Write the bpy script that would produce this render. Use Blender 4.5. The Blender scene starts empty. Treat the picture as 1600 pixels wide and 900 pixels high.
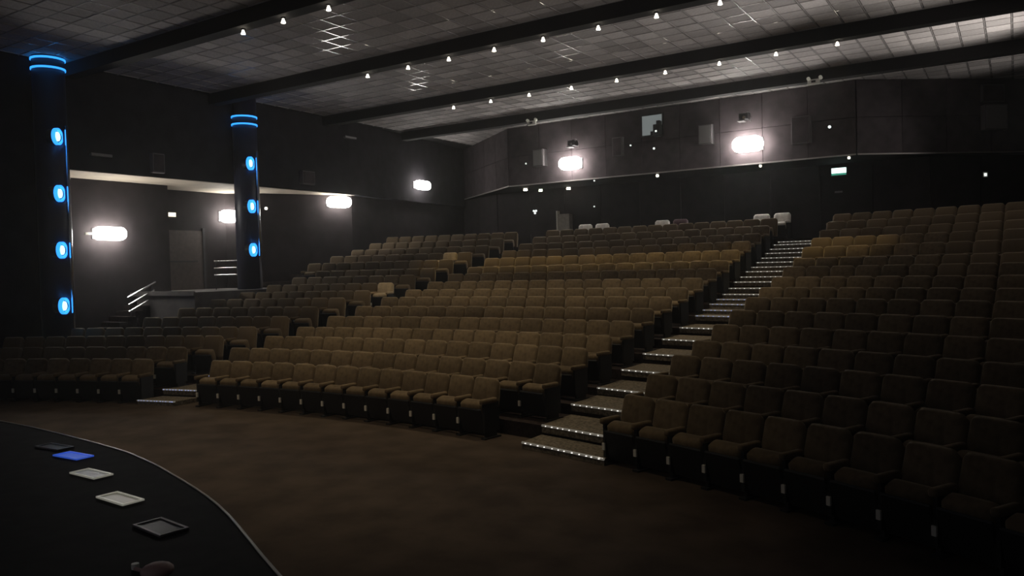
import bpy, bmesh, math, random
from mathutils import Vector, Matrix
random.seed(7)
S = bpy.context.scene
C = bpy.data.collections.new('auditorium'); S.collection.children.link(C)

# ---------------------------------------------------------------- camera
F = 1224.0; ROLL = .026; PITCH = math.atan(32 / F); YAW = math.radians(32.8)
fw = Vector((-math.sin(YAW)*math.cos(PITCH), math.cos(YAW)*math.cos(PITCH), -math.sin(PITCH)))
r0 = Vector((math.cos(YAW), math.sin(YAW), 0)); u0 = r0.cross(fw)
RT = r0*math.cos(ROLL) - u0*math.sin(ROLL); UP = u0*math.cos(ROLL) + r0*math.sin(ROLL)
EYE = Vector((0, 0, 2.8))
cd = bpy.data.cameras.new('camera'); cam = bpy.data.objects.new('camera', cd); C.objects.link(cam)
m = Matrix((RT, UP, -fw)).transposed().to_4x4(); m.translation = EYE; cam.matrix_world = m
cd.sensor_width = 36; cd.lens = F/1600*36; cd.clip_end = 200; cd.clip_start = .05
S.camera = cam

# ---------------------------------------------------------------- world, exposure, lights
S.view_settings.view_transform = 'Standard'; S.view_settings.look = 'None'
S.view_settings.gamma = 1; S.view_settings.exposure = 0
w = bpy.data.worlds.new('world'); S.world = w; w.use_nodes = True
w.node_tree.nodes['Background'].inputs[0].default_value = (.9, .9, 1, 1)
w.node_tree.nodes['Background'].inputs[1].default_value = .062
LAMP = 46.0            # radiance of the wall floodlights

def spot(name, loc, target, power, col, angle, blend, size):
    l = bpy.data.lights.new(name, 'SPOT'); l.energy = power; l.color = col
    l.spot_size = math.radians(angle); l.spot_blend = blend; l.shadow_soft_size = size
    o = bpy.data.objects.new(name, l); C.objects.link(o); o.location = loc
    o.rotation_euler = (Vector(target)-Vector(loc)).to_track_quat('-Z', 'Y').to_euler()
    return o
# soft stage wash into the centre seats from over the stage, and unseen spots added to brighten the ceiling
spot('stage_wash', (-8.5, 3.0, 7.6), (-11.2, 12.5, .8), 230, (1, .74, .50), 52, 1.0, .5)
for y_, p_ in ((14.2, 800), (19.2, 1800), (23.9, 1600), (28.6, 200)):
    spot('ceiling_fill_spot', (1.5, y_, 5.2), (-9.0, y_, 8.8), p_, (1, .95, .90), 40, 1.0, .3)
    spot('ceiling_fill_spot', (1.5, y_, 5.2), (-1.0, y_, 8.8), p_*.62, (1, .95, .88), 60, 1.0, .3)

# ---------------------------------------------------------------- materials
MATS = {}
def mat(name, col, rough=.7, metal=0.0, emit=None, strength=0.0, noise=0.0, scale=8.0, bump=0.0, rnd=0.0, spec=.5, island=False, sheen=0.0, col2=None):
    if name in MATS: return MATS[name]
    ma = bpy.data.materials.new(name); ma.use_nodes = True; nt = ma.node_tree; b = nt.nodes['Principled BSDF']
    b.inputs['Base Color'].default_value = (*col, 1); b.inputs['Roughness'].default_value = rough
    b.inputs['Metallic'].default_value = metal; b.inputs['Specular IOR Level'].default_value = spec
    if sheen:
        b.inputs['Sheen Weight'].default_value = sheen; b.inputs['Sheen Roughness'].default_value = .4
        b.inputs['Sheen Tint'].default_value = (1, .85, .6, 1)
    out = None
    if noise or bump:
        tc = nt.nodes.new('ShaderNodeTexCoord'); n = nt.nodes.new('ShaderNodeTexNoise')
        n.inputs['Scale'].default_value = scale; n.inputs['Detail'].default_value = 5
        nt.links.new(tc.outputs['Object'], n.inputs['Vector'])
    if noise:
        mx = nt.nodes.new('ShaderNodeMix'); mx.data_type = 'RGBA'
        c2 = col2 or tuple(c*(1-noise) for c in col); c1 = tuple(min(1, c*(1+noise*.6)) for c in col)
        mx.inputs[6].default_value = (*c2, 1); mx.inputs[7].default_value = (*c1, 1)
        r = nt.nodes.new('ShaderNodeMapRange'); r.inputs[1].default_value = .35; r.inputs[2].default_value = .65
        nt.links.new(n.outputs['Fac'], r.inputs[0]); nt.links.new(r.outputs[0], mx.inputs[0]); out = mx.outputs[2]
    if rnd:
        if island: g = nt.nodes.new('ShaderNodeNewGeometry'); src = g.outputs['Random Per Island']
        else: g = nt.nodes.new('ShaderNodeObjectInfo'); src = g.outputs['Random']
        r = nt.nodes.new('ShaderNodeMapRange'); r.inputs[3].default_value = 1-rnd; r.inputs[4].default_value = 1+rnd
        nt.links.new(src, r.inputs[0])
        vm = nt.nodes.new('ShaderNodeVectorMath'); vm.operation = 'SCALE'
        if out: nt.links.new(out, vm.inputs[0])
        else: vm.inputs[0].default_value = col
        nt.links.new(r.outputs[0], vm.inputs[3]); out = vm.outputs[0]
    if out: nt.links.new(out, b.inputs['Base Color'])
    if bump:
        bp = nt.nodes.new('ShaderNodeBump'); bp.inputs['Strength'].default_value = bump; bp.inputs['Distance'].default_value = .02
        nt.links.new(n.outputs['Fac'], bp.inputs['Height']); nt.links.new(bp.outputs[0], b.inputs['Normal'])
    if emit:
        b.inputs['Emission Color'].default_value = (*emit, 1); b.inputs['Emission Strength'].default_value = strength
    MATS[name] = ma; return ma

VELVET = mat('brown_velvet', (.145, .106, .066), .9, noise=.25, scale=9, rnd=.22, spec=.15, sheen=.25)
VELVET_STUFF = mat('brown_velvet_far', (.145, .106, .066), .9, rnd=.22, spec=.15, island=True, sheen=.25)
COVER = mat('pale_cover', (.86, .82, .76), .9, noise=.2, scale=7)
PLUM = mat('plum_cloth', (.12, .07, .08), .9, noise=.2)
VELVET_LIT = mat('brown_velvet_lit', (.55, .42, .26), .85, noise=.2)  # brown seats catching lamp light, the brightness put into the colour
SEATFRAME = mat('black_seat_frame', (.012, .012, .013), .6)
CHROME = mat('chrome', (.75, .75, .78), .22, 1)
STEEL = mat('brushed_steel', (.55, .55, .56), .3, 1)
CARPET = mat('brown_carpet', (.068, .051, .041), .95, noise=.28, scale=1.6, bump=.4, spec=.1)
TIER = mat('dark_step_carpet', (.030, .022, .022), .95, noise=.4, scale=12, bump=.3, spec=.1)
TREAD = mat('stair_tread_carpet', (.17, .145, .115), .95, noise=.5, scale=22, bump=.5, spec=.1)
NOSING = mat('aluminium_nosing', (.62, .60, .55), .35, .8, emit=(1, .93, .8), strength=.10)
LED = mat('led_bead', (.9, .9, .85), .3, emit=(1, .97, .92), strength=1.3)
LEDBLUE = mat('led_bead_blue', (.4, .5, .9), .3, emit=(.35, .45, 1), strength=.9)
STAGE = mat('black_stage_floor', (.012, .010, .010), .75, noise=.4, scale=6, spec=.12)
STAGEFACE = mat('stage_front', (.010, .009, .009), .8)
EDGE = mat('stage_edge_trim', (.55, .50, .44), .4, .3)
WALLB = mat('upper_wall_fabric', (.062, .050, .054), .95, noise=.25, scale=2.5, rnd=.18, spec=.1)
WALLLOW = mat('lower_wall_paint', (.028, .0225, .024), .85, noise=.25, scale=2, rnd=.1, spec=.2)
WALLDARK = mat('dark_side_wall', (.020, .018, .021), .9, noise=.3, scale=2, rnd=.15, spec=.1)
SOFFIT = mat('cream_soffit', (.52, .45, .36), .8, noise=.1, scale=1.5)
TRIM = mat('aluminium_trim', (.42, .38, .36), .4, .6)
TILE = mat('ceiling_tile_board', (.48, .445, .44), .75, noise=.12, scale=14, rnd=.24, bump=.1, spec=.25)
TILE_STUFF = mat('ceiling_tile_board_far', (.48, .445, .44), .75, noise=.12, scale=14, rnd=.24, spec=.25, island=True)
TBAR = mat('polished_ceiling_grid', (.46, .43, .42), .5, .0)
_b = TBAR.node_tree.nodes['Principled BSDF']; _b.inputs['Coat Weight'].default_value = 1; _b.inputs['Coat Roughness'].default_value = .14; _b.inputs['Coat IOR'].default_value = 4.0
BEAM = mat('black_beam', (.010, .008, .009), .85)
OPALDIM = mat('floodlight_glass_side', (1, 1, 1), .3, emit=(1, .965, .9), strength=LAMP*.6)
OPAL = mat('floodlight_glass', (1, 1, 1), .3, emit=(1, .965, .9), strength=LAMP)
BULB = mat('spot_bulb', (1, 1, 1), .3, emit=(1, .9, .72), strength=9)
BULBGREEN = mat('spot_bulb_green', (1, 1, 1), .3, emit=(.85, 1, .7), strength=4)
DOT = mat('indicator_dot', (1, 1, 1), .3, emit=(.92, 1, .95), strength=1.2)
BLACK = mat('black_plastic', (.015, .015, .016), .45)
GREY = mat('grey_housing', (.20, .19, .19), .5)
WHITEP = mat('white_plastic', (.7, .68, .62), .4)
SPK = mat('grey_speaker_cloth', (.11, .095, .10), .8)
BLUEGLOW = mat('blue_ring_glow', (.1, .3, .9), .3, emit=(.03, .32, 1.0), strength=1.6)
CYANGLOW = mat('cyan_lens_glow', (.4, .8, 1), .3, emit=(.35, .78, 1.0), strength=2.6)
COLUMN = mat('dark_blue_column', (.018, .018, .040), .45, noise=.2, scale=2)
EXITG = mat('exit_sign_face', (.8, 1, .95), .4, emit=(.72, 1, .93), strength=2.2)
EXITGD = mat('exit_sign_green', (.05, .5, .3), .4, emit=(.1, .55, .38), strength=.5)
EXITY = mat('exit_lamp_face', (1, .9, .7), .4, emit=(1, .86, .6), strength=2.0)
WINLIT = mat('booth_window_glow', (.3, .33, .33), .4, emit=(.60, .68, .68), strength=.20)
BLUEPANEL = mat('blue_light_panel', (.06, .15, .8), .35, emit=(.05, .15, .85), strength=.34)
GREYPANEL = mat('grey_glass_panel', (.30, .30, .29), .35, emit=(.6, .6, .58), strength=.10)
OLIVEPANEL = mat('olive_glass_panel', (.25, .24, .18), .35, emit=(.6, .56, .44), strength=.09)
DIMPANEL = mat('dark_glass_panel', (.05, .05, .045), .4)
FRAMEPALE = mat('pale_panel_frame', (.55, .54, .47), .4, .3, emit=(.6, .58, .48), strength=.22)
FRAMEDIM = mat('dim_panel_frame', (.16, .15, .15), .4)
DOORM = mat('brown_door', (.075, .055, .050), .6, noise=.2)
PARAPET = mat('grey_parapet', (.11, .10, .098), .85, noise=.2, scale=3)
PILLARM = mat('beige_pillar', (.38, .34, .29), .8, noise=.15)
PINK = mat('pinkish_rubber', (.38, .24, .22), .6)

# ---------------------------------------------------------------- helpers
def tag(o, label=None, cat=None, group=None, kind=None):
    if label: o['label'] = label
    if cat: o['category'] = cat
    if group: o['group'] = group
    if kind: o['kind'] = kind
    return o
def obj(name, me, material=None, parent=None, loc=(0, 0, 0), rz=0):
    if isinstance(me, bmesh.types.BMesh):
        d = bpy.data.meshes.new(name); me.to_mesh(d); me.free(); me = d
    if material and not me.materials: me.materials.append(material)
    o = bpy.data.objects.new(name, me); C.objects.link(o); o.parent = parent
    o.location = loc; o.rotation_euler = (0, 0, rz); return o
def empty(name, loc=(0, 0, 0), rz=0, parent=None):
    o = bpy.data.objects.new(name, None); C.objects.link(o); o.location = loc; o.rotation_euler = (0, 0, rz)
    o.empty_display_size = .1; o.parent = parent; return o
def bx(bm, x0, x1, y0, y1, z0, z1, M=None, bev=0, seg=2):
    r = bmesh.ops.create_cube(bm, size=1); vs = r['verts']
    bmesh.ops.scale(bm, vec=(x1-x0, y1-y0, z1-z0), verts=vs)
    bmesh.ops.translate(bm, vec=((x0+x1)/2, (y0+y1)/2, (z0+z1)/2), verts=vs)
    if bev:
        es = list({e for v in vs for e in v.link_edges})
        rr = bmesh.ops.bevel(bm, geom=es, offset=bev, segments=seg, affect='EDGES', profile=.6)
        vs = list({v for f in rr['faces'] for v in f.verts} | {v for v in vs if v.is_valid})
    if M is not None: bmesh.ops.transform(bm, matrix=M, verts=vs)
    return vs
def box(x0, x1, y0, y1, z0, z1, bev=0, seg=2):
    bm = bmesh.new(); bx(bm, x0, x1, y0, y1, z0, z1, None, bev, seg); return bm
def cyl(bm, p0, p1, r, n=12, r2=None):
    p0 = Vector(p0); p1 = Vector(p1); d = p1-p0
    M = Matrix.Translation((p0+p1)/2) @ d.to_track_quat('Z', 'Y').to_matrix().to_4x4()
    bmesh.ops.create_cone(bm, cap_ends=True, segments=n, radius1=r, radius2=r if r2 is None else r2, depth=d.length, matrix=M)
    return bm
def tube(pts, r, n=8):
    bm = bmesh.new()
    for a, b in zip(pts, pts[1:]): cyl(bm, a, b, r, n)
    return bm
def prism(pts, z0, z1):
    bm = bmesh.new(); a = [bm.verts.new((x, y, z0)) for x, y in pts]; b = [bm.verts.new((x, y, z1)) for x, y in pts]
    n = len(pts)
    bm.faces.new(a[::-1]); bm.faces.new(b)
    for i in range(n): bm.faces.new((a[i], a[(i+1) % n], b[(i+1) % n], b[i]))
    bmesh.ops.recalc_face_normals(bm, faces=bm.faces); return bm
def smooth(o):
    for p in o.data.polygons: p.use_smooth = True
    return o
ORD = ['first', 'second', 'third', 'fourth', 'fifth', 'sixth', 'seventh', 'eighth', 'ninth', 'tenth', 'eleventh', 'twelfth', 'thirteenth', 'fourteenth', 'fifteenth', 'sixteenth', 'seventeenth', 'eighteenth', 'nineteenth', 'twentieth']

# ---------------------------------------------------------------- seating layout
XC = -10.85; YC = 10.6 - math.sqrt(22**2 - 4.35**2)
YEND = [10.6, 11.45, 12.45, 13.45, 14.5, 15.55, 16.6, 17.65, 18.7, 19.75, 20.8, 21.8, 22.9, 24, 25, 26, 27]
FLOOR = [0, .24, .42, .56, .76, .96, 1.16, 1.33, 1.53, 1.75, 1.95, 2.24, 2.5, 2.75, 3.02, 3.29, 3.50]
RAD = [math.sqrt((y-YC)**2 + 4.35**2) for y in YEND]
FRONT = .62
def arc_y(R, x): return YC + math.sqrt(max(R*R - (x-XC)**2, 0))
CEIL = 8.8

# ---------------------------------------------------------------- structure: floor
fl = tag(empty('floor'), kind='structure')
tag(fl, 'dark carpeted auditorium floor with stepped seating tiers')
obj('carpet', box(-26, 2.2, -1, 11.2, -.3, 0), CARPET, fl)
for i in range(1, len(RAD)):
    xs = [-25.6 + 27.4*k/44 for k in range(45)]
    Ra = RAD[i]-FRONT; Rb = (RAD[i+1]-FRONT) if i+1 < len(RAD) else None
    front = [(x, arc_y(Ra, x)) for x in xs]
    back = [(x, arc_y(Rb, x)+.02 if Rb else 34.5) for x in reversed(xs)]
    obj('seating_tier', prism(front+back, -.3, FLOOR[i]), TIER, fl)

# stage
pts = [(1.5, -1.5), (1.5, .2), (0, 1.2), (-1.6, 2.0), (-3.3, 2.76), (-4.0, 3.10), (-4.68, 3.41), (-5.3, 3.63), (-5.87, 3.81), (-6.5, 3.98), (-7.14, 4.10), (-7.9, 4.19), (-8.7, 4.25), (-9.68, 4.29), (-11.2, 4.30),
       (-12.8, 4.28), (-14.5, 4.1), (-16.2, 3.75), (-18, 3.1), (-20, 2.2), (-22.3, .9), (-22.3, -1.5)]
def catmull(P, n=5):
    out = []
    for i in range(len(P)-1):
        p0 = Vector(P[max(i-1, 0)]); p1 = Vector(P[i]); p2 = Vector(P[i+1]); p3 = Vector(P[min(i+2, len(P)-1)])
        for k in range(n):
            u = k/n; out.append(tuple(.5*((2*p1)+(p2-p0)*u+(2*p0-5*p1+4*p2-p3)*u*u+(3*p1-p0-3*p2+p3)*u**3)))
    return out+[tuple(P[-1])]
pts = [pts[0]] + catmull([p for p in pts[1:-1] if p not in ((-4.0, 3.10), (-5.3, 3.63), (-7.9, 4.19))]) + [pts[-1]]
st = tag(empty('stage'), 'low black stage with a curved front in the bottom left foreground', 'stage')
obj('stage_deck', prism(pts, 1.14, 1.2), STAGE, st)
inn = [(x*1, y-.12) for x, y in pts[1:-1]]
obj('stage_front', prism([(1.4, -1.5)]+inn+[(-22.2, -1.5)], 0.001, 1.14), STAGEFACE, st)
bm = bmesh.new()
E2 = pts[1:-1]
for (a, b) in zip(E2, E2[1:]):
    a = Vector((*a, 0)); b = Vector((*b, 0)); d = (b-a); nrm = Vector((d.y, -d.x, 0)).normalized()
    if nrm.y < 0: nrm = -nrm
    q = [a, b, b+nrm*.016, a+nrm*.016]
    lo = [bm.verts.new((v.x, v.y, 1.17)) for v in q]; hi = [bm.verts.new((v.x, v.y, 1.206)) for v in q]
    bm.faces.new(hi); bm.faces.new(lo[::-1])
    for k in range(4): bm.faces.new((lo[k], lo[(k+1) % 4], hi[(k+1) % 4], hi[k]))
bmesh.ops.recalc_face_normals(bm, faces=bm.faces)
tag(obj('edge_trim', bm, EDGE, st), 'thin pale metal trim along the curved stage edge')

# floor light panels on the stage
PAN = [((-6.97, 3.70), .31, 'dim', 'nearly invisible dark floor panel, farthest of the row on the stage'),
       ((-7.13, 3.74), 0, None, None)]
def floor_panel(c, ang, glass, frame, label, w=.38, d=.16):
    t = tag(empty('floor_light_panel', (c[0], c[1], 1.2), ang), label, 'floor light', 'row of floor light panels on the stage')
    obj('panel_glass', box(-w/2+.018, w/2-.018, -d/2+.018, d/2-.018, .0005, .007), glass, t)
    bm = bmesh.new()
    bx(bm, -w/2, w/2, -d/2, -d/2+.018, .0005, .013); bx(bm, -w/2, w/2, d/2-.018, d/2, .0005, .013)
    bx(bm, -w/2, -w/2+.018, -d/2+.018, d/2-.018, .0005, .013); bx(bm, w/2-.018, w/2, -d/2+.018, d/2-.018, .0005, .013)
    obj('panel_frame', bm, frame, t)
floor_panel((-7.72, 3.86), .05, DIMPANEL, FRAMEDIM, 'dark unlit floor panel, farthest of the row set in the stage')
floor_panel((-7.17, 3.745), .03, BLUEPANEL, BLUEPANEL, 'floor light panel glowing blue in the black stage')
floor_panel((-6.37, 3.465), -.02, GREYPANEL, FRAMEPALE, 'pale grey floor light panel beside the blue glowing one')
floor_panel((-5.46, 3.17), -.06, OLIVEPANEL, FRAMEPALE, 'olive glass floor light panel with bright pale frame on the stage')
floor_panel((-4.60, 2.93), -.12, DIMPANEL, FRAMEDIM, 'dark glass floor panel, nearest of the row by the curved stage edge', .36, .19)
bm = bmesh.new(); bmesh.ops.create_uvsphere(bm, u_segments=16, v_segments=10, radius=.085)
bmesh.ops.scale(bm, vec=(1, 1, .45), verts=bm.verts); bmesh.ops.translate(bm, vec=(0, 0, .038), verts=bm.verts)
t = tag(empty('floor_knob', (-3.86, 2.43, 1.2)), 'low rounded pinkish object on the stage at the bottom edge', 'knob')
smooth(obj('cap', bm, PINK, t)); bm = bmesh.new(); cyl(bm, (-.19, -.01, .012), (-.07, 0, .012), .010); obj('cable', bm, PINK, t)
bm = bmesh.new(); cyl(bm, (0, 0, 0), (0, 0, .03), .02)
tag(obj('cable_plug', bm, WHITEP, None, (-4.08, 2.44, 1.2)), 'tiny pale plug on the stage left of the pinkish rounded object', 'plug')

# ---------------------------------------------------------------- structure: walls
def wall(name, material, poly, z0, z1, th=.25, out=1, label=None):
    """polyline wall, thickness to one side"""
    w_ = tag(empty(name), kind='structure')
    if label: w_['label'] = label
    for (a, b) in zip(poly, poly[1:]):
        a2 = Vector(a); b2 = Vector(b); d = b2-a2; n = Vector((-d.y, d.x)).normalized()*th*out
        obj('wall_section', prism([tuple(a2), tuple(b2), tuple(b2+n), tuple(a2+n)], z0, z1), material, w_)
    return w_
SOFF = 5.9; TRZ = 6.31
UPL = [(-22.4, -1.5), (-22.4, 23.0), (-23.4, 32.2)]
wl = wall('wall_left', WALLDARK, [(-22.4, 11.2), (-22.4, 23.0), (-23.4, 32.2)], SOFF, CEIL, .2, 1, 'dark upper left side wall above the cream soffit')
obj('wall_section', prism([(-22.4, -1.5), (-22.4, 11.0), (-22.8, 11.0), (-22.8, -1.5)], 0, CEIL), WALLDARK, wl)
LOWL = [(-24.3, 11.0), (-24.3, 16.2), (-25.45, 16.3), (-25.35, 19.3), (-24.4, 20.2), (-22.75, 23.4), (-23.6, 32.4)]
wll = wall('wall_left_lower', WALLLOW, LOWL, 0, SOFF-.002, .2, 1, 'dark recessed lower left wall lit by floodlights')
obj('wall_section', box(-24.3, -22.8, 10.8, 11.0, 0, SOFF-.002), WALLDARK, wll)
obj('wall_section', prism([(-22.62, 23.2), (-22.62, 23.4), (-23.4, 32.2), (-23.7, 32.2)], SOFF-.002, SOFF+.05), WALLDARK, wll)
sp = [(-22.41, 10.9), (-22.41, 23.0), (-22.75, 23.6), (-24.6, 20.2), (-25.6, 19.3), (-25.7, 16.2), (-24.5, 16.1), (-24.5, 10.9)]
tag(obj('trim_1', prism(sp, SOFF, SOFF+.12), SOFFIT), 'cream soffit strip running along the left wall', kind='structure')
# back wall, projection booth front: flat centre and two receding sides
UB = [(-23.4, 32.2), (-18.4, 28.6), (-4.5, 28.6), (1.8, 33.4)]
wb = tag(empty('wall_back'), 'dark plum fabric panelled wall of the projection booth above the trim', kind='structure')
def panel_run(parent, a, b, z0, z1, n, zs, material, name='wall_panel', th=.06):
    a = Vector(a); b = Vector(b); L = (b-a).length; ang = math.atan2(b.y-a.y, b.x-a.x)
    me = {}
    for k in range(n):
        for (q0, q1) in zip(zs, zs[1:]):
            key = (q0, q1)
            if key not in me:
                bm = box(.008, L/n-.008, -th, 0, q0+.008, q1-.008); d = bpy.data.meshes.new(name); bm.to_mesh(d); bm.free(); d.materials.append(material); me[key] = d
            p = a + (b-a)*k/n
            obj(name, me[key], None, parent, (p.x, p.y, 0), ang)
for a, b in zip(UB, UB[1:]):
    d = Vector(b)-Vector(a); n_ = Vector((-d.y, d.x)).normalized()*.2
    obj('wall_core', prism([a, b, tuple(Vector(b)+n_), tuple(Vector(a)+n_)], TRZ, CEIL), BEAM, wb)
panel_run(wb, UB[0], UB[1], TRZ, CEIL, 4, (TRZ, 7.55, CEIL), WALLB)
panel_run(wb, UB[1], UB[2], TRZ, CEIL, 9, (TRZ, 7.55, CEIL), WALLB)
panel_run(wb, UB[2], UB[3], TRZ, CEIL, 5, (TRZ, 7.55, CEIL), WALLB)
tr = tag(empty('trim_2'), 'thin metal trim line across the back wall', kind='structure')
for a, b in zip(UB, UB[1:]):
    a2 = Vector(a); b2 = Vector(b); d = (b2-a2); n_ = Vector((d.y, -d.x)).normalized()
    obj('trim_piece', prism([tuple(a2+n_*.065), tuple(b2+n_*.065), tuple(b2+n_*.10), tuple(a2+n_*.10)], TRZ-.03, TRZ+.015), TRIM, tr)
LB = [(-23.7, 32.4), (-20.5, 30.8), (-2.5, 30.8), (1.8, 34.0)]
wbl = tag(empty('wall_back_lower'), 'dark lower back wall behind the last row', kind='structure')
for a, b in zip(LB, LB[1:]):
    d = Vector(b)-Vector(a); n_ = Vector((-d.y, d.x)).normalized()*.2
    obj('wall_core', prism([a, b, tuple(Vector(b)+n_), tuple(Vector(a)+n_)], 3.3, TRZ), BEAM, wbl)
panel_run(wbl, LB[0], LB[1], 3.5, TRZ, 2, (3.5, TRZ-.05), WALLLOW)
panel_run(wbl, LB[1], LB[2], 3.5, TRZ, 10, (3.5, TRZ-.05), WALLLOW)
panel_run(wbl, LB[2], LB[3], 3.5, TRZ, 3, (3.5, TRZ-.05), WALLLOW)
tag(obj('trim_3', prism([(-23.4, 32.2), (-18.4, 28.6), (-4.5, 28.6), (1.8, 33.4), (1.8, 34.2), (-2.5, 31.0), (-20.5, 31.0), (-23.7, 32.6)], TRZ-.03, TRZ-.001), WALLDARK), 'dark underside of the projection booth overhang', kind='structure')
wall('wall_right', WALLDARK, [(1.8, 34), (1.8, -1.0)], -.1, CEIL, .2, 1, 'dark right side wall outside the picture')

# ---------------------------------------------------------------- structure: ceiling
ce = tag(empty('ceiling'), 'suspended ceiling of small grey tiles in a polished metal grid', kind='structure')
obj('ceiling_slab', box(-26, 2.2, -1.2, 34.5, CEIL+.05, CEIL+.2), BEAM, ce)
BEAMS = [(1.95, 2.3), (6.9, 7.25), (11.8, 12.15), (16.55, 16.9), (21.6, 21.95), (26.2, 26.55)]
tiles = []
P = .6
ys_bays = [(2.3, 6.9), (7.25, 11.8), (12.15, 16.55), (16.9, 21.6), (21.95, 26.2), (26.55, 33.4)]
grid = bmesh.new()
x_lo, x_hi = -22.35, 1.75
nx = int(round((x_hi-x_lo)/P))
def wall_y(x):   # back wall line at x
    for (a, b) in zip(UB, UB[1:]):
        if a[0] <= x <= b[0]: return a[1] + (b[1]-a[1])*(x-a[0])/(b[0]-a[0])
    return 34
for (y0, y1) in ys_bays:
    n = max(1, int(round((y1-y0)/P))); py = (y1-y0)/n
    for i in range(nx+1):
        x = x_hi - i*P
        bx(grid, x-.012, x+.012, y0, y1, CEIL-.004, CEIL+.03)
    for j in range(n+1):
        y = y0+j*py
        bx(grid, x_lo, x_hi, y-.012, y+.012, CEIL-.006, CEIL+.028)
    for i in range(nx):
        for j in range(n):
            xa = x_hi-(i+1)*P+.027; xb = x_hi-i*P-.027
            ya = y0+j*py+.0125; yb = y0+(j+1)*py-.0125
            if ya < 10: vis = 0
            else:
                cxm, cym = (xa+xb)/2, (ya+yb)/2
                v = Vector((cxm, cym, CEIL))-EYE; dep = v.dot(fw)
                px_ = 800+F*v.dot(RT)/dep; py_ = 450-F*v.dot(UP)/dep
                vis = (1/dep**3) if (dep > 1 and -20 < px_ < 1620 and py_ > -20 and cym < wall_y(cxm)) else 0
            tiles.append((vis, xa, xb, ya, yb, random.uniform(0, .012)))
tiles.sort(key=lambda t_: -t_[0])
tm = {}
for k, (vis, xa, xb, ya, yb, h) in enumerate(tiles[:296]):
    key = round(yb-ya, 3)
    if key not in tm:
        bm = box(-(xb-xa)/2, (xb-xa)/2, -(yb-ya)/2, (yb-ya)/2, 0, .02, .004, 1); d = bpy.data.meshes.new('ceiling_tile'); bm.to_mesh(d); bm.free(); d.materials.append(TILE); tm[key] = d
    obj('ceiling_tile', tm[key], None, ce, ((xa+xb)/2, (ya+yb)/2, CEIL+.002+h))
V = []; Fc = []
for (vis, xa, xb, ya, yb, h) in tiles[296:]:
    b0 = len(V); z0 = CEIL+.002+h; z1 = z0+.02
    V += [(xa, ya, z0), (xb, ya, z0), (xb, yb, z0), (xa, yb, z0), (xa, ya, z1), (xb, ya, z1), (xb, yb, z1), (xa, yb, z1)]
    for q in ((0, 3, 2, 1), (4, 5, 6, 7), (0, 1, 5, 4), (1, 2, 6, 5), (2, 3, 7, 6), (3, 0, 4, 7)): Fc.append(tuple(b0+i for i in q))
me = bpy.data.meshes.new('ceiling_tile'); me.from_pydata(V, [], Fc)
tag(obj('ceiling_tile', me, TILE_STUFF, ce), kind='stuff')
tag(obj('ceiling_grid', grid, TBAR, ce), 'polished metal grid bars between the ceiling tiles')
for (a, b) in BEAMS:
    obj('ceiling_beam', box(-22.38, 1.8, a, b, CEIL-.36, CEIL+.04), BEAM, ce)

# ---------------------------------------------------------------- seats
PITCHX = .58
def back_bm():
    bm = bmesh.new()
    # upholstered shell, rounded shoulders, with padded vertical channels on the front
    n = 12; w_ = .284
    prof = []
    for k in range(n+1):
        a = k/n
        x = -w_ + 2*w_*a
        edge = min(a, 1-a)*2*w_
        top = .87 - (max(0, .075-edge)**2)/.075*.8
        prof.append((x, top))
    rows = [(.30, .0), (.45, .01), (.60, .025), (.75, .05), (1.0, .08)]
    fr = []; bk = []
    for (h, lean) in rows:
        rf = []; rb = []
        for k, (x, top) in enumerate(prof):
            z = .30+(top-.30)*(h-.30)/.70
            puff = .018*abs(math.sin(math.pi*(k/n)*5)) if 0 < k < n else -.02
            if h == 1.0: puff -= .03
            rf.append(bm.verts.new((x, lean-.055-puff, z))); rb.append(bm.verts.new((x, lean+.05-(.02 if h == 1.0 else 0)-(.015 if k in (0, n) else 0), z)))
        fr.append(rf); bk.append(rb)
    cap = [bm.verts.new((x*.985, .08, top+.028)) for x, top in prof]
    for i in range(len(rows)-1):
        for k in range(n):
            bm.faces.new((fr[i][k], fr[i][k+1], fr[i+1][k+1], fr[i+1][k]))
            bm.faces.new((bk[i][k+1], bk[i][k], bk[i+1][k], bk[i+1][k+1]))
        bm.faces.new((bk[i][0], fr[i][0], fr[i+1][0], bk[i+1][0])); bm.faces.new((fr[i][n], bk[i][n], bk[i+1][n], fr[i+1][n]))
    for k in range(n):
        bm.faces.new((fr[-1][k], fr[-1][k+1], cap[k+1], cap[k])); bm.faces.new((cap[k], cap[k+1], bk[-1][k+1], bk[-1][k]))
        bm.faces.new((fr[0][k+1], fr[0][k], bk[0][k], bk[0][k+1]))
    bm.faces.new((fr[-1][0], cap[0], bk[-1][0])); bm.faces.new((fr[-1][n], bk[-1][n], cap[n]))
    bmesh.ops.recalc_face_normals(bm, faces=bm.faces)
    return bm
def mesh_of(name, bm, material, sm=False):
    d = bpy.data.meshes.new(name); bm.to_mesh(d); bm.free(); d.materials.append(material)
    if sm:
        for p in d.polygons: p.use_smooth = True
    return d
def cushion_bm():
    # tip-up cushion folded against the back, rounded nose at the top
    bm = box(-.24, .24, -.11, .10, -.13, .17, .08, 3)
    bmesh.ops.transform(bm, matrix=Matrix.Translation((0, -.235, .415)) @ Matrix.Rotation(math.radians(16), 4, 'X'), verts=bm.verts)
    return bm
def pan_bm():
    bm = box(-.262, .262, -.135, -.095, -.33, .09, .015, 1)
    bmesh.ops.transform(bm, matrix=Matrix.Translation((0, -.235, .415)) @ Matrix.Rotation(math.radians(16), 4, 'X'), verts=bm.verts)
    return bm
def arm_bm(x):
    bm = box(x-.042, x+.042, -.40, -.03, .545, .625, .035, 3)
    return bm
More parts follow.
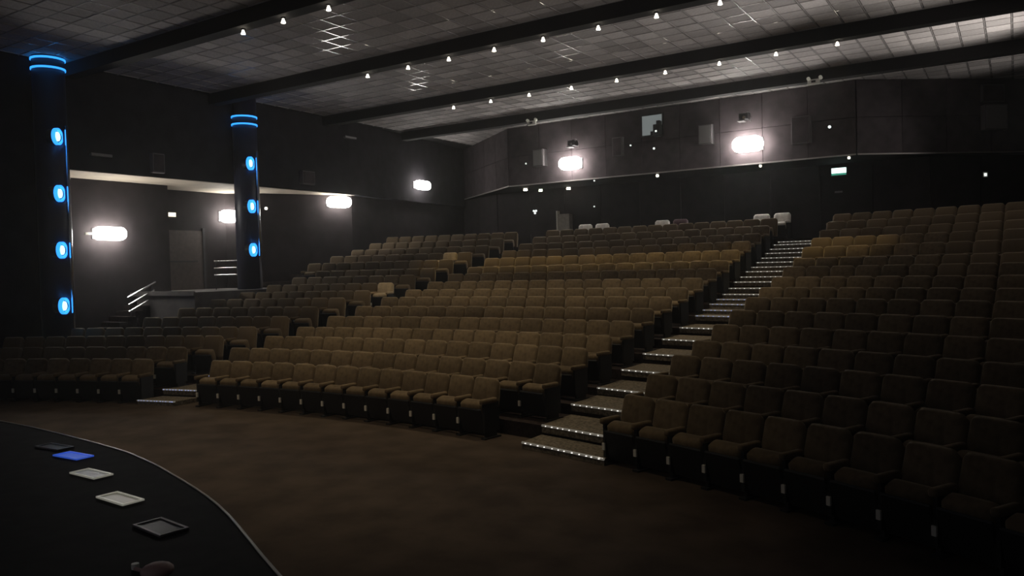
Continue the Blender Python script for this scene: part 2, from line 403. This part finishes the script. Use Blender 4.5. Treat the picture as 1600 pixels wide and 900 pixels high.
def side_bm(x):
    bm = bmesh.new()
    bx(bm, x-.022, x+.022, -.34, .02, .10, .56); bx(bm, x-.022, x+.022, -.30, -.04, .02, .10); bx(bm, x-.05, x+.05, -.36, .03, 0, .025)
    return bm
def fleck_bm(x):
    bm = bmesh.new(); bx(bm, x-.024, x+.024, -.366, -.341, .20, .29); return bm  # pale block stands in for a fleck of lit floor between the legs
SM = {}
for key, vm in (('v', VELVET), ('c', COVER), ('p', PLUM), ('r', VELVET_LIT)):
    SM['back'+key] = mesh_of('backrest', back_bm(), vm, True)
    SM['cush'+key] = mesh_of('seat_cushion', cushion_bm(), vm, True)
    SM['armL'+key] = mesh_of('armrest', arm_bm(-.29), vm, True)
    SM['armR'+key] = mesh_of('armrest', arm_bm(.29), vm, True)
SM['sideL'] = mesh_of('side_support', side_bm(-.29), SEATFRAME); SM['sideR'] = mesh_of('side_support', side_bm(.29), SEATFRAME)
SM['fleckL'] = mesh_of('light_fleck', fleck_bm(-.29), WHITEP); SM['pan'] = mesh_of('seat_pan', pan_bm(), SEATFRAME)
def make_seat(key, both):
    t = empty('cinema_seat')
    obj('backrest', SM['back'+key], None, t); obj('seat_pan', SM['pan'], None, obj('seat_cushion', SM['cush'+key], None, t))
    obj('armrest', SM['armL'+key], None, t); s_ = obj('side_support', SM['sideL'], None, t); obj('light_fleck', SM['fleckL'], None, s_)
    if both: obj('armrest', SM['armR'+key], None, t); obj('side_support', SM['sideR'], None, t)
    return t
PROTO = {}
def copy_tree(o, parent=None):
    c = o.copy(); C.objects.link(c); c.parent = parent
    for ch in o.children: copy_tree(ch, c)
    return c
def seat(key, both, loc, rz, label, group, sz=1):
    k = (key, both)
    if k not in PROTO: PROTO[k] = make_seat(key, both); t = PROTO[k]
    else: t = copy_tree(PROTO[k])
    t.location = loc; t.rotation_euler = (0, 0, rz); t.scale = (1, 1, sz)
    tag(t, label, 'seat', group)
    return t
spots = []   # (vis, key, both, loc, rz, label, group)
def add_row(i, phi0, sgn, n, block, skip=()):
    """n seats from the aisle edge angle phi0 outward in direction sgn"""
    R = RAD[i]; dphi = PITCHX/R
    z = FLOOR[i]
    for k in range(n):
        if k in skip: continue
        phi = phi0 + sgn*(k+.5)*dphi
        x = XC+R*math.sin(phi); y = YC+R*math.cos(phi)
        both = (k == 0 and sgn < 0) or (k == n-1 and sgn > 0)
        yield k, x, y, z, -phi, both
def vis_of(x, y, z):
    v = Vector((x, y, z+.7))-EYE; dep = v.dot(fw); q = 800+F*v.dot(RT)/dep
    return (0 if q > 1640 or q < -40 else 1/dep)
for i in range(16):
    R = RAD[i]
    nC = 15; xR = -6.5
    if i == 0: nC = 13; xR = -7.28
    for k, x, y, z, rz, both in add_row(i, math.asin((xR-XC)/R), -1, nC, 'C'):
        lab = f'brown plush seat, centre block, {ORD[i]} row from the stage, {ORD[k]} from the right-hand stairs'
        spots.append((vis_of(x, y, z)*1.25, 'v', both, (x, y, z), rz, lab, f'brown seats of the centre block', 1.06 if i == 0 else 1, i, 'C'))
    for k, x, y, z, rz, both in add_row(i, math.asin((-4.78-XC)/R), 1, 10, 'R'):
        if x > 1.35: continue
        lab = f'dark brown seat, right block, {ORD[i]} row from the stage, {ORD[k]} from the stairs'
        spots.append((vis_of(x, y, z)*(1.0 if x < -1.5 else .8), 'v', both, (x, y, z), rz, lab, 'brown seats of the right block', 1.06 if i == 0 else 1, i, 'R'))
    xlim = -20.6 if 4 <= i <= 10 else -22.6
    for k, x, y, z, rz, both in add_row(i, math.asin((-16.35-XC)/R), -1, 11, 'L'):
        if x < xlim or (i >= 11 and x < -21.9): continue
        key = 'v'
        vis = vis_of(x, y, z)*.95
        lab = f'dark brown seat, left block, {ORD[i]} row from the stage, {ORD[k]} from the left-hand stairs'
        if i == 12 and k == 1: key = 'r'; lab = 'brown seat, caught light painted cream-gold, at the aisle end of the upper left block'; vis = 9
        if i == 8 and k == 0: key = 'r'; lab = 'brown seat, caught light painted beige, at the aisle end, halfway up the left block'; vis = 9
        spots.append((vis, key, both, (x, y, z), rz, lab, 'brown seats of the left block', 1.06 if i == 0 else 1, i, 'L'))
spots.sort(key=lambda s_: -s_[0])
NIND = 292
for (vis, key, both, loc, rz, lab, grp, sz, i, blk) in spots[:NIND]:
    seat(key, both, loc, rz, lab, grp, sz)
# the remaining small, far or dark seats as one joined object
sets = {}
V = []; Fc = []; MI = []
src = [([v.co.copy() for v in SM[k_].vertices], [tuple(p.vertices) for p in SM[k_].polygons], q_) for k_, q_ in (('backv', 0), ('cushv', 0), ('armLv', 0), ('sideL', 1), ('pan', 1))]
for (vis, key, both, loc, rz, lab, grp, sz, i, blk) in spots[NIND:]:
    M = Matrix.Translation(loc) @ Matrix.Rotation(rz, 4, 'Z')
    for vs, fs, q_ in src:
        b0 = len(V); V.extend([tuple(M @ v) for v in vs]); Fc.extend([tuple(b0+q for q in f) for f in fs]); MI += [q_]*len(fs)
me = bpy.data.meshes.new('cinema_seat'); me.from_pydata(V, [], Fc); me.materials.append(VELVET_STUFF); me.materials.append(SEATFRAME)
me.polygons.foreach_set('material_index', MI); me.polygons.foreach_set('use_smooth', [q == 0 for q in MI])
tag(obj('cinema_seat', me), 'remaining small dark seats in the far and outer rows', 'seats', kind='stuff')
# pale covered seats standing above the last row
def white(px, key, lab, R=27.0, z=3.5):
    Rr = RAD[16]; phi = math.asin((px-XC)/Rr)
    seat(key, True, (px, YC+Rr*math.cos(phi), z), -phi, lab, 'covered seats behind the last row')
white(-14.05, 'c', 'white covered seat behind the last row, left one of the leftmost pair')
white(-13.35, 'c', 'white covered seat behind the last row, right one of the leftmost pair')
white(-10.95, 'c', 'pale covered seat behind the last row, left of the plum one')
white(-10.25, 'p', 'plum seat behind the last row, beside a pale covered seat')
white(-7.30, 'c', 'white covered seat at the top of the stairs, left one of two')
white(-6.60, 'c', 'white covered seat at the top of the stairs, right one of two')

# ---------------------------------------------------------------- aisle stairs
def stairs(xa, xb, label, first_dy=0, nmax=16, dim=False):
    t = tag(empty('aisle_stairs'), label, 'stairs')
    steps = []
    for i in range(0, 16):
        if i == 0: steps.append((RAD[1]-FRONT-.62, .10, RAD[1]-FRONT)); continue
        zf = FLOOR[i]+.012; R0 = RAD[i]-FRONT-.02; R1 = RAD[i+1]-FRONT
        steps.append((R0, zf, R1))
        if i >= 8: steps.append(((R0+R1)/2, (zf+FLOOR[i+1])/2, R1))
    for q, (Ra, z, Rb) in enumerate(steps):
        n = 5; xs = [xa+(xb-xa)*k/n for k in range(n+1)]
        fr = [(x, arc_y(Ra, x)) for x in xs]; bk = [(x, arc_y(Rb, x)-.03) for x in reversed(xs)]
        s_ = obj('step', prism(fr+bk, z-.12 if q else .001, z), TREAD, t)
        fr2 = [(x, y-.014) for x, y in fr]; bk2 = [(x, y+.022) for x, y in reversed(fr)]
        obj('nosing', prism(fr2+bk2, z-.02, z+.006), NOSING, s_)
        bm = bmesh.new(); m_ = 12
        for k in range(m_):
            x = xa+(xb-xa)*(k+.5+random.uniform(-.2, .2))/m_
            r_ = random.choice((.006, .009, .012)); y = arc_y(Ra, x)-.016
            bx(bm, x-r_, x+r_, y-.006, y, z-.014, z-.002)
        tag(obj('led_bead', bm, LEDBLUE if q in (8, 9, 10, 11) or dim else LED, s_), kind='stuff')
stairs(-6.45, -4.85, 'carpeted aisle stairs with glinting step edges between centre and right blocks')
stairs(-16.28, -15.28, 'dark aisle stairs between the left and centre blocks', dim=True)

# ---------------------------------------------------------------- side landing with rails
ld = tag(empty('side_landing', (-22.9, 16.6, 0)), 'grey raised landing by the left side door', 'landing')
obj('landing_floor', prism([(2.0, -1.9), (2.0, 2.6), (-2.4, 2.6), (-2.5, -.25), (-1.38, -.35), (-1.38, -1.9)], 2.18, 2.3), PARAPET, ld)
obj('parapet_wall', box(-1.0, 2.0, -1.9, -1.78, .9, 2.18), PARAPET, ld)
obj('parapet_wall', box(1.88, 2.0, -1.78, 2.6, 1.0, 2.18), PARAPET, ld)
obj('landing_fascia', box(-1.0, 2.04, -1.95, -1.9, 2.2, 2.34), PARAPET, ld)
sst = tag(empty('side_stairs', (-23.6, 11.6, 0)), 'dark narrow stairs climbing the left wall to the landing', 'stairs')
for k in range(12):
    obj('step', box(-.65, .4, k*.26, k*.26+.27, 0, .16*(k+1)-.02), TIER, sst)
hr = tag(empty('handrail', (-23.25, 14.0, 0)), 'three-bar chrome handrail sloping up to the side landing', 'handrail')
for h, y0, y1 in ((0, 0, .95), (-.22, .03, .9), (-.44, .03, .85)):
    obj('rail_bar', tube([(0, y0, 2.17+h), (0, y1, 2.17+h+.49*(y1-y0))], .026), CHROME, hr)
for y, zt in ((.08, 2.2), (.82, 2.57)):
    obj('post', tube([(0, y, 1.55), (0, y, zt)], .018), BLACK, hr)
gr = tag(empty('guard_rail', (-23.3, 17.2, 2.3), math.radians(62)), 'short straight chrome guard rail on the landing beside the blue-lit column', 'guard rail')
for h in (.98, .74, .50): obj('rail_bar', tube([(0, 0, h), (.85, 0, h)], .024), CHROME if h > .9 else STEEL, gr)
for x in (.05, .8): obj('post', tube([(x, 0, 0), (x, 0, .98)], .016), BLACK, gr)
d1 = tag(empty('door_1', (-25.42, 17.3, 2.3), 0), 'plain brown side exit door on the landing', kind='structure')
obj('door_leaf', box(.03, .08, -.95, .95, 0, 2.15), DOORM, d1)
obj('door_frame', box(.0, .10, -1.05, -.95, 0, 2.25), BLACK, d1); obj('door_frame', box(.0, .10, .95, 1.05, 0, 2.25), BLACK, d1)
obj('push_bar', box(.09, .12, -.7, .7, 1.0, 1.05), BLACK, d1)

# ---------------------------------------------------------------- columns with blue lights
def column(x, y, zrings, label, discs, zb=0):
    t = tag(empty('round_column', (x, y, 0)), label, 'column')
    bm = bmesh.new(); cyl(bm, (0, 0, zb), (0, 0, CEIL-.01), .40, 40); smooth(obj('shaft', bm, COLUMN, t))
    to = (Vector((0, 0, 0))-Vector((x, y, 0))).normalized()
    side = Vector((-to.y, to.x, 0))    # to the right seen from the stage... toward +y
    side = Vector((to.y, -to.x, 0)) if side.dot(RT) < 0 else side
    for z in zrings:
        bm = bmesh.new(); n = 40
        for k in range(n):
            a0 = 2*math.pi*k/n; a1 = 2*math.pi*(k+1)/n
            q = []
            for a in (a0, a1):
                for r, zz in ((.402, -.028), (.425, -.024), (.425, .024), (.402, .028)): q.append(bm.verts.new((r*math.cos(a), r*math.sin(a), z+zz)))
            for s0 in range(4): bm.faces.new((q[s0], q[(s0+1) % 4], q[4+(s0+1) % 4], q[4+s0]))
        bmesh.ops.remove_doubles(bm, verts=bm.verts, dist=.001); bmesh.ops.recalc_face_normals(bm, faces=bm.faces)
        # the glowing half faces the hall
        obj('light_ring', bm, BLUEGLOW, t)
    # polished half pipe standing on the column's right side
    nrm = (to*.47 + side*.88).normalized()
    pp = side*.36 + to*.22
    bm = bmesh.new(); cyl(bm, (pp.x, pp.y, zb+.01), (pp.x, pp.y, 6.95), .055, 16); smooth(obj('chrome_pipe', bm, CHROME, t))
    for z in discs:
        c = to*.44 + side*.14; c = Vector((c.x, c.y, z))
        lamp = empty('porthole_lamp', c, 0, t)
        def ring(r0_, r1_, d0, d1):
            bm = bmesh.new(); n = 28; loops = []
            for (r, dd) in ((r0_, d0), (r1_, d0), (r1_, d1), (r0_, d1)):
                L = []
                for k in range(n):
                    a = 2*math.pi*k/n; v = tang*math.cos(a)*r + Vector((0, 0, 1))*math.sin(a)*r + nrm*dd
                    L.append(bm.verts.new(v))
                loops.append(L)
            for q in range(4):
                A = loops[q]; B = loops[(q+1) % 4]
                for k in range(n): bm.faces.new((A[k], A[(k+1) % n], B[(k+1) % n], B[k]))
            bmesh.ops.recalc_face_normals(bm, faces=bm.faces); return bm
        tang = Vector((-nrm.y, nrm.x, 0))
        obj('glow_ring', ring(.17, .225, -.03, .05), BLUEGLOW, lamp)
        bm = bmesh.new(); cyl(bm, nrm*-.03, nrm*.03, .125, 24); obj('lens', bm, CYANGLOW, lamp)
        bm = bmesh.new(); cyl(bm, nrm*-.20, nrm*-.035, .19, 24); obj('drum', bm, BLACK, lamp)
        q = side*.20 - to*.10
        bm = bmesh.new(); Mx = Matrix.Translation(q) @ Matrix.Rotation(math.atan2(side.y, side.x), 4, 'Z')
        bx(bm, -.012, .012, -.06, .06, -.2, .2, Mx); obj('reflection_strip', bm, BLUEGLOW, lamp)  # glowing strip paints the lamp's reflection in the chrome pipe
column(-22.02, 11.25, (8.74, 8.48), 'near dark round column with four blue porthole lights and two blue rings', (6.62, 5.10, 3.58, 2.08))
column(-22.02, 17.65, (8.12, 7.86), 'far dark round column with blue porthole lights beside the side landing', (6.52, 5.08, 3.62), 2.302)

# ---------------------------------------------------------------- wall floodlights
def floodlight(loc, rz, w_, h_, label, stub=False, glass=None):
    t = tag(empty('wall_floodlight', loc, rz), label, 'wall lamp', 'glowing white wall lamps')
    obj('backplate', box(-w_/2+.05, w_/2-.05, -.05, 0, -h_/2+.05, h_/2-.05), GREY, t)
    obj('housing', box(-.12, .12, -.16, -.05, -.1, .1), GREY, t)
    bm = bmesh.new(); r_ = h_*.46; loop = []
    for cx_, cz_, a0 in ((w_/2-r_, h_/2-r_, 0), (-w_/2+r_, h_/2-r_, 90), (-w_/2+r_, -h_/2+r_, 180), (w_/2-r_, -h_/2+r_, 270)):
        for k in range(7):
            a = math.radians(a0+15*k); loop.append((cx_+r_*math.cos(a), cz_+r_*math.sin(a)))
    rings_ = []
    for yy, sc in ((-.12, .90), (-.16, 1), (-.30, 1), (-.37, .93), (-.40, .78)):
        rings_.append([bm.verts.new((x*(1-(1-sc)*h_/w_), yy, z*sc)) for x, z in loop])
    for A, B in zip(rings_, rings_[1:]):
        for k in range(28): bm.faces.new((A[k], A[(k+1) % 28], B[(k+1) % 28], B[k]))
    bm.faces.new(rings_[0]); bm.faces.new(rings_[-1]); bmesh.ops.recalc_face_normals(bm, faces=bm.faces)
    smooth(obj('glass_cover', bm, glass or OPAL, t))
    if stub: obj('end_bracket', box(-w_/2-.28, -w_/2-.02, -.26, -.20, -.05, .02), FRAMEPALE, t)
def wall_ang(a, b): return math.atan2(b[1]-a[1], b[0]-a[0])
floodlight((-15.25, 28.53, 6.98), 0, .98, .50, 'glowing white lamp on the back wall above the pale pillar')
floodlight((-8.05, 28.53, 6.99), 0, 1.08, .54, 'largest glowing white lamp, on the back wall nearest the stairs')
floodlight((-24.3, 13.98, 4.2), math.pi/2, 1.0, .42, 'glowing white lamp on the left wall beside the near column', True)
floodlight((-25.36, 19.38-.1, 5.02), math.pi/2, .7, .46, 'glowing white lamp half hidden behind the far blue-lit column')
floodlight((-23.02, 22.87, 5.60), wall_ang((-24.4, 20.2), (-22.75, 23.4)), .98, .44, 'glowing white lamp under the end of the cream soffit', glass=OPALDIM)
floodlight((-22.93, 27.9, 6.65), wall_ang((-22.4, 23.0), (-23.4, 32.2)), 1.0, .40, 'glowing white lamp near the far left corner of the hall', glass=OPALDIM)

# ---------------------------------------------------------------- small fittings
def projector_unit(loc, label):
    t = tag(empty('ceiling_projector', loc), label, 'projector')
    obj('bracket_arm', tube([(0, 0, .05), (0, -.25, .05), (0, -.25, .0)], .02), STEEL, t)
    obj('body', box(-.2, .12, -.45, -.12, -.12, .1, .02), BLACK, t)
    obj('base_plate', box(-.24, .0, -.5, -.15, -.19, -.15), STEEL, t)
    bm = bmesh.new(); cyl(bm, (.02, -.46, -.05), (.02, -.54, -.08), .06, 14); obj('lens', bm, CHROME, t)
    obj('clamp', tube([(.14, -.2, -.2), (.2, -.25, -.05), (.16, -.3, .12), (.05, -.25, .16)], .015), CHROME, t)
projector_unit((-15.05, 28.53, 7.78), 'small bracketed projector above the left lamp of the back wall')
projector_unit((-8.1, 28.53, 7.98), 'small bracketed projector above the largest lamp of the back wall')
def emergency(loc, label, e):
    t = tag(empty('emergency_light', loc), label, 'emergency light', 'twin-head emergency lights on the rear beam')
    obj('case', box(-.20, .16, -.12, 0, -.10, .06, .015), WHITEP, t)
    for x in (-.16, .20):
        bm = bmesh.new(); cyl(bm, (x, -.08, .07), (x, -.17, .09), .055, 14); obj('lamp_head', bm, FRAMEPALE, t)
    obj('display', box(-.08, .05, -.13, -.12, -.05, .02), BLACK, t)
emergency((-15.72, 26.20, 8.39), 'twin-head white emergency light on the rear beam, above the left back lamp', True)
emergency((-5.31, 26.20, 8.42), 'twin-head white emergency light on the rear beam, right of the projectors', True)
# booth window
wn = tag(empty('window_1', (-11.75, 28.53, 7.45)), 'projection booth window showing dim grey light', kind='structure')
obj('pane', box(-.42, .40, -.02, 0, .32, 1.07), WINLIT, wn)
bm = bmesh.new(); bx(bm, -.47, .45, -.05, 0, 1.07, 1.12); bx(bm, -.47, .45, -.05, 0, .27, .32); bx(bm, -.47, -.42, -.05, 0, .32, 1.07); bx(bm, .40, .45, -.05, 0, .32, 1.07); obj('window_frame', bm, BLACK, wn)
bm = bmesh.new(); bx(bm, .14, .42, -.30, -.03, .20, .66, None, .03); bx(bm, .26, .40, -.26, -.03, .60, .80, None, .02); bx(bm, -.0, .09, -.2, -.03, .26, .42)
t = tag(empty('booth_projector', (-11.75, 28.50, 7.45)), 'dark projector silhouette in front of the lit booth window', 'projector'); obj('body', bm, BLACK, t)
obj('indicator', box(.24, .30, -.33, -.30, .36, .42), DOT, t)
# speakers
def speaker(loc, rz, w_, h_, d_, label, bright=False):
    t = tag(empty('wall_speaker', loc, rz), label, 'speaker')
    obj('cabinet', box(-w_/2, w_/2, -d_, 0, -h_/2, h_/2, .02), SPK, t)
    obj('grille', box(-w_/2+.04, w_/2-.04, -d_-.015, -d_, -h_/2+.04, h_/2-.04), GREY if bright else WALLB, t)
    obj('bracket', box(w_/2+.0, w_/2+.03, -d_*.6, 0, -h_/2, h_/2), STEEL if bright else SPK, t)
speaker((-16.75, 28.53, 7.35), 0, .50, .70, .30, 'grey wall speaker left of the left back lamp', True)
speaker((-9.62, 28.53, 7.52), 0, .50, .72, .22, 'dark wall speaker with pale side bracket, left of the largest lamp', True)
speaker((-13.2, 28.53, 7.45), 0, .42, .75, .15, 'flat dark speaker right of the left back lamp')
speaker((-6.25, 28.53, 7.3), 0, .62, .95, .15, 'flat dark speaker right of the largest back lamp')
ra = wall_ang(UB[2], UB[3])
def onseg(a, b, f_): return (a[0]+(b[0]-a[0])*f_, a[1]+(b[1]-a[1])*f_)
p = onseg(UB[2], UB[3], .60)
speaker((p[0]+.05, p[1]-.08, 8.28), ra, .8, .6, .1, 'dim upper wall speaker near the top right corner')
speaker((p[0]+.05, p[1]-.08, 7.45), ra, .8, .85, .25, 'dim speaker box with pale edge on the right part of back wall', True)
speaker((-22.4, 14.55, 6.3), math.pi/2, .4, .6, .2, 'faint dark speaker on the upper left wall above the soffit')
speaker((-22.4, 20.65, 6.35), math.pi/2, .6, .5, .2, 'faint dark speaker on the upper left wall beyond the far column')
def strip(loc, rz, w_, label):
    t = tag(empty('wall_strip_fitting', loc, rz), label, 'wall fitting')
    obj('tray', box(-w_/2, w_/2, -.10, 0, -.03, .03), FRAMEDIM, t); obj('lip', box(-w_/2, w_/2, -.13, -.10, -.03, .05), GREY, t)
strip((-22.4, 12.8, 6.36), math.pi/2, .62, 'thin grey strip fitting on the left wall beside the near column')
strip((-22.4, 23.0, 8.14), wall_ang((-22.4, 20.0), (-22.4, 23.4)), .62, 'thin pale strip fitting high on the left wall')
# indicator dots
def dot(loc, label, s_=.03, m_=DOT, rz=0):
    t = tag(empty('indicator_light', loc, rz), label, 'indicator light')
    obj('base', box(-s_*1.5, s_*1.5, -.02, 0, -s_*1.5, s_*1.5), BLACK, t)
    bm = bmesh.new(); cyl(bm, (0, -.02, 0), (0, -.05, 0), s_, 10); obj('bulb', bm, m_, t)
dot((-12.67, 28.53, 7.46), 'tiny white indicator light below left of the booth window')
dot((-11.70, 28.53, 7.24), 'tiny white indicator light just below the booth window', .04)
dot((-17.5, 28.53, 7.2), 'tiny white indicator light left of the grey speaker')
dot((-5.32, 28.53, 7.31), 'small white indicator light right of the largest lamp', .05)
for x_, s_, m_, lb_ in ((-11.66, .05, BULB, 'bright small light hanging under the trim below the booth window'),
                       (-14.38, .03, DOT, 'tiny light under the trim right of the left back lamp'),
                       (-7.72, .04, BULB, 'small light under the trim below the largest lamp'),
                       (-4.75, .04, BULB, 'small pale light under the trim right of the exit sign')):
    dot((x_, 28.72, TRZ-.03-1.5*s_), lb_, s_, m_)
dot((-15.42, 30.73, 5.36), 'tiny light on the lower back wall right of the pale pillar', .03)
dot((-21.3, 31.2, 5.6), 'tiny light on the far left of the lower back wall', .03)
dot((-25.38, 16.75, 3.76), 'tiny switch light on the left wall beside the side door', .035, FRAMEPALE, math.pi/2)
dot((-24.3, 20.35, 5.32), 'small round light on the left wall beside the far column', .05, BULB, math.pi/3)
t = tag(empty('wall_switch', (-.9, 31.95, 5.6), ra), 'small pale square switch plate on the far right wall', 'switch')
obj('plate', box(-.09, .09, -.03, 0, -.09, .09), WHITEP, t); obj('lit_square', box(-.05, .05, -.04, -.03, -.05, .05), DOT, t)
t = tag(empty('wall_sign', (-5.46, 30.74, 5.26)), 'tiny pale plate on the wall under the green exit sign', 'sign'); obj('plate', box(-.13, .13, -.03, 0, -.03, .03), GREY, t)
t = tag(empty('indicator_cluster', (-18.42, 30.7, 5.3)), 'triangle of three tiny white lights on the lower back wall', 'indicator light')
for dx, dz in ((-.06, .05), (.06, .05), (0, -.05)):
    bm = bmesh.new(); cyl(bm, (dx, 0, dz), (dx, -.04, dz), .045, 10); obj('bulb', bm, DOT, t)
# downlights under the overhang
def downlight(loc, m_, label, r=.09):
    t = tag(empty('soffit_downlight', loc), label, 'downlight', 'downlights under the booth overhang')
    bm = bmesh.new(); cyl(bm, (0, 0, -.04), (0, 0, 0), r*1.25, 16); obj('trim_ring', bm, GREY, t)
    bm = bmesh.new(); cyl(bm, (0, 0, -.13), (0, 0, -.04), r, 16, r*.8); obj('bulb', bm, m_, t)
downlight((-18.05, 29.3, TRZ-.03), BULB, 'bright round downlight under the left end of the booth overhang')
downlight((-17.75, 30.1, TRZ-.03), BULBGREEN, 'greenish downlight under the booth overhang')
downlight((-16.45, 30.3, TRZ-.03), BULB, 'downlight under the overhang just above the pale pillar')
t = tag(empty('wall_pillar', (-16.75, 30.45, 3.5)), 'pale beige pillar lit from above behind the last row', 'pillar')
obj('shaft', box(-.28, .28, -.12, .2, 0, 1.6), PILLARM, t); obj('side_rail', box(-.36, -.30, -.14, .1, .9, 1.75), WHITEP, t)
# exit signs
t = tag(empty('exit_sign', (-5.42, 30.70, 6.0)), 'glowing pale green exit sign on the right of the back wall', 'exit sign')
obj('case', box(-.28, .28, -.08, 0, -.16, .14), BLACK, t); obj('face', box(-.25, .25, -.095, -.08, -.07, .12), EXITG, t); obj('lower_face', box(-.25, .25, -.095, -.08, -.14, -.07), EXITGD, t)
t = tag(empty('exit_sign', (-25.38, 16.95, 5.0), math.pi/2), 'small warm glowing exit sign above the left side door', 'exit sign')
obj('case', box(-.25, .25, -.08, 0, -.12, .12), BLACK, t); obj('face', box(-.2, .2, -.095, -.08, -.07, .07), EXITY, t)

# spots along the beams
BEAMW = 215
def beam_spot(x, y, label, grp, aim=0, wide=50):
    t = tag(empty('beam_spotlight', (x, y, CEIL-.36)), label, 'spotlight', grp)
    bm = bmesh.new(); cyl(bm, (0, 0, -.03), (0, 0, 0), .05, 12); obj('mount', bm, BLACK, t)
    bm = bmesh.new(); cyl(bm, (0, 0, -.12), (0, 0, -.03), .052, 14, .02); obj('bulb', bm, BULB, t)
    l = bpy.data.lights.new('beam_spotlight_beam', 'SPOT'); l.energy = BEAMW*(1.9 if y > 20 else 1.15); l.color = (1, .76, .33) if y > 20 else (1, .82, .52); l.spot_size = math.radians(wide); l.spot_blend = 1; l.shadow_soft_size = .06
    o = bpy.data.objects.new('light_source', l); C.objects.link(o); o.parent = t; o.location = (0, 0, -.16); o.rotation_euler = (math.radians(aim), 0, 0)
for nm, y, xs_ in (('beam overhead out of view', 7.1, (-15.5, -13.5, -11.5, -9.5, -7.5, -5.5)), ('first visible beam', 12.0, (-14.9, -13.55, -12.15, -10.7, -9.2, -7.7, -6.2)),
               ('second visible beam', 16.75, (-15.5, -14.0, -12.6, -11.15, -9.7, -8.2, -6.75, -5.3)),
               ('third visible beam', 21.8, (-16.25, -14.7, -13.2, -11.65, -10.1, -8.55, -6.95, -5.4, -3.85))):
    for k, x in enumerate(xs_):
        beam_spot(x, y, f'small bright spotlight, {nm}, {ORD[k]} from the left', 'small spotlights along the beams', -1 if y > 20 else 5, 38 if y > 20 else 60)

# thin haze added to lift the blacks and give the lamps halos
hz = mat('added_haze', (1, 1, 1)); nt = hz.node_tree; nt.nodes.remove(nt.nodes['Principled BSDF'])
vs_ = nt.nodes.new('ShaderNodeVolumeScatter'); vs_.inputs['Density'].default_value = .0022; vs_.inputs['Anisotropy'].default_value = .7
nt.links.new(vs_.outputs[0], nt.nodes['Material Output'].inputs['Volume'])
tag(obj('haze', box(-25.9, 1.7, -1.0, 34, .01, CEIL-.01), hz), 'thin haze added to lift the blacks and halo the lamps', 'haze', kind='stuff')
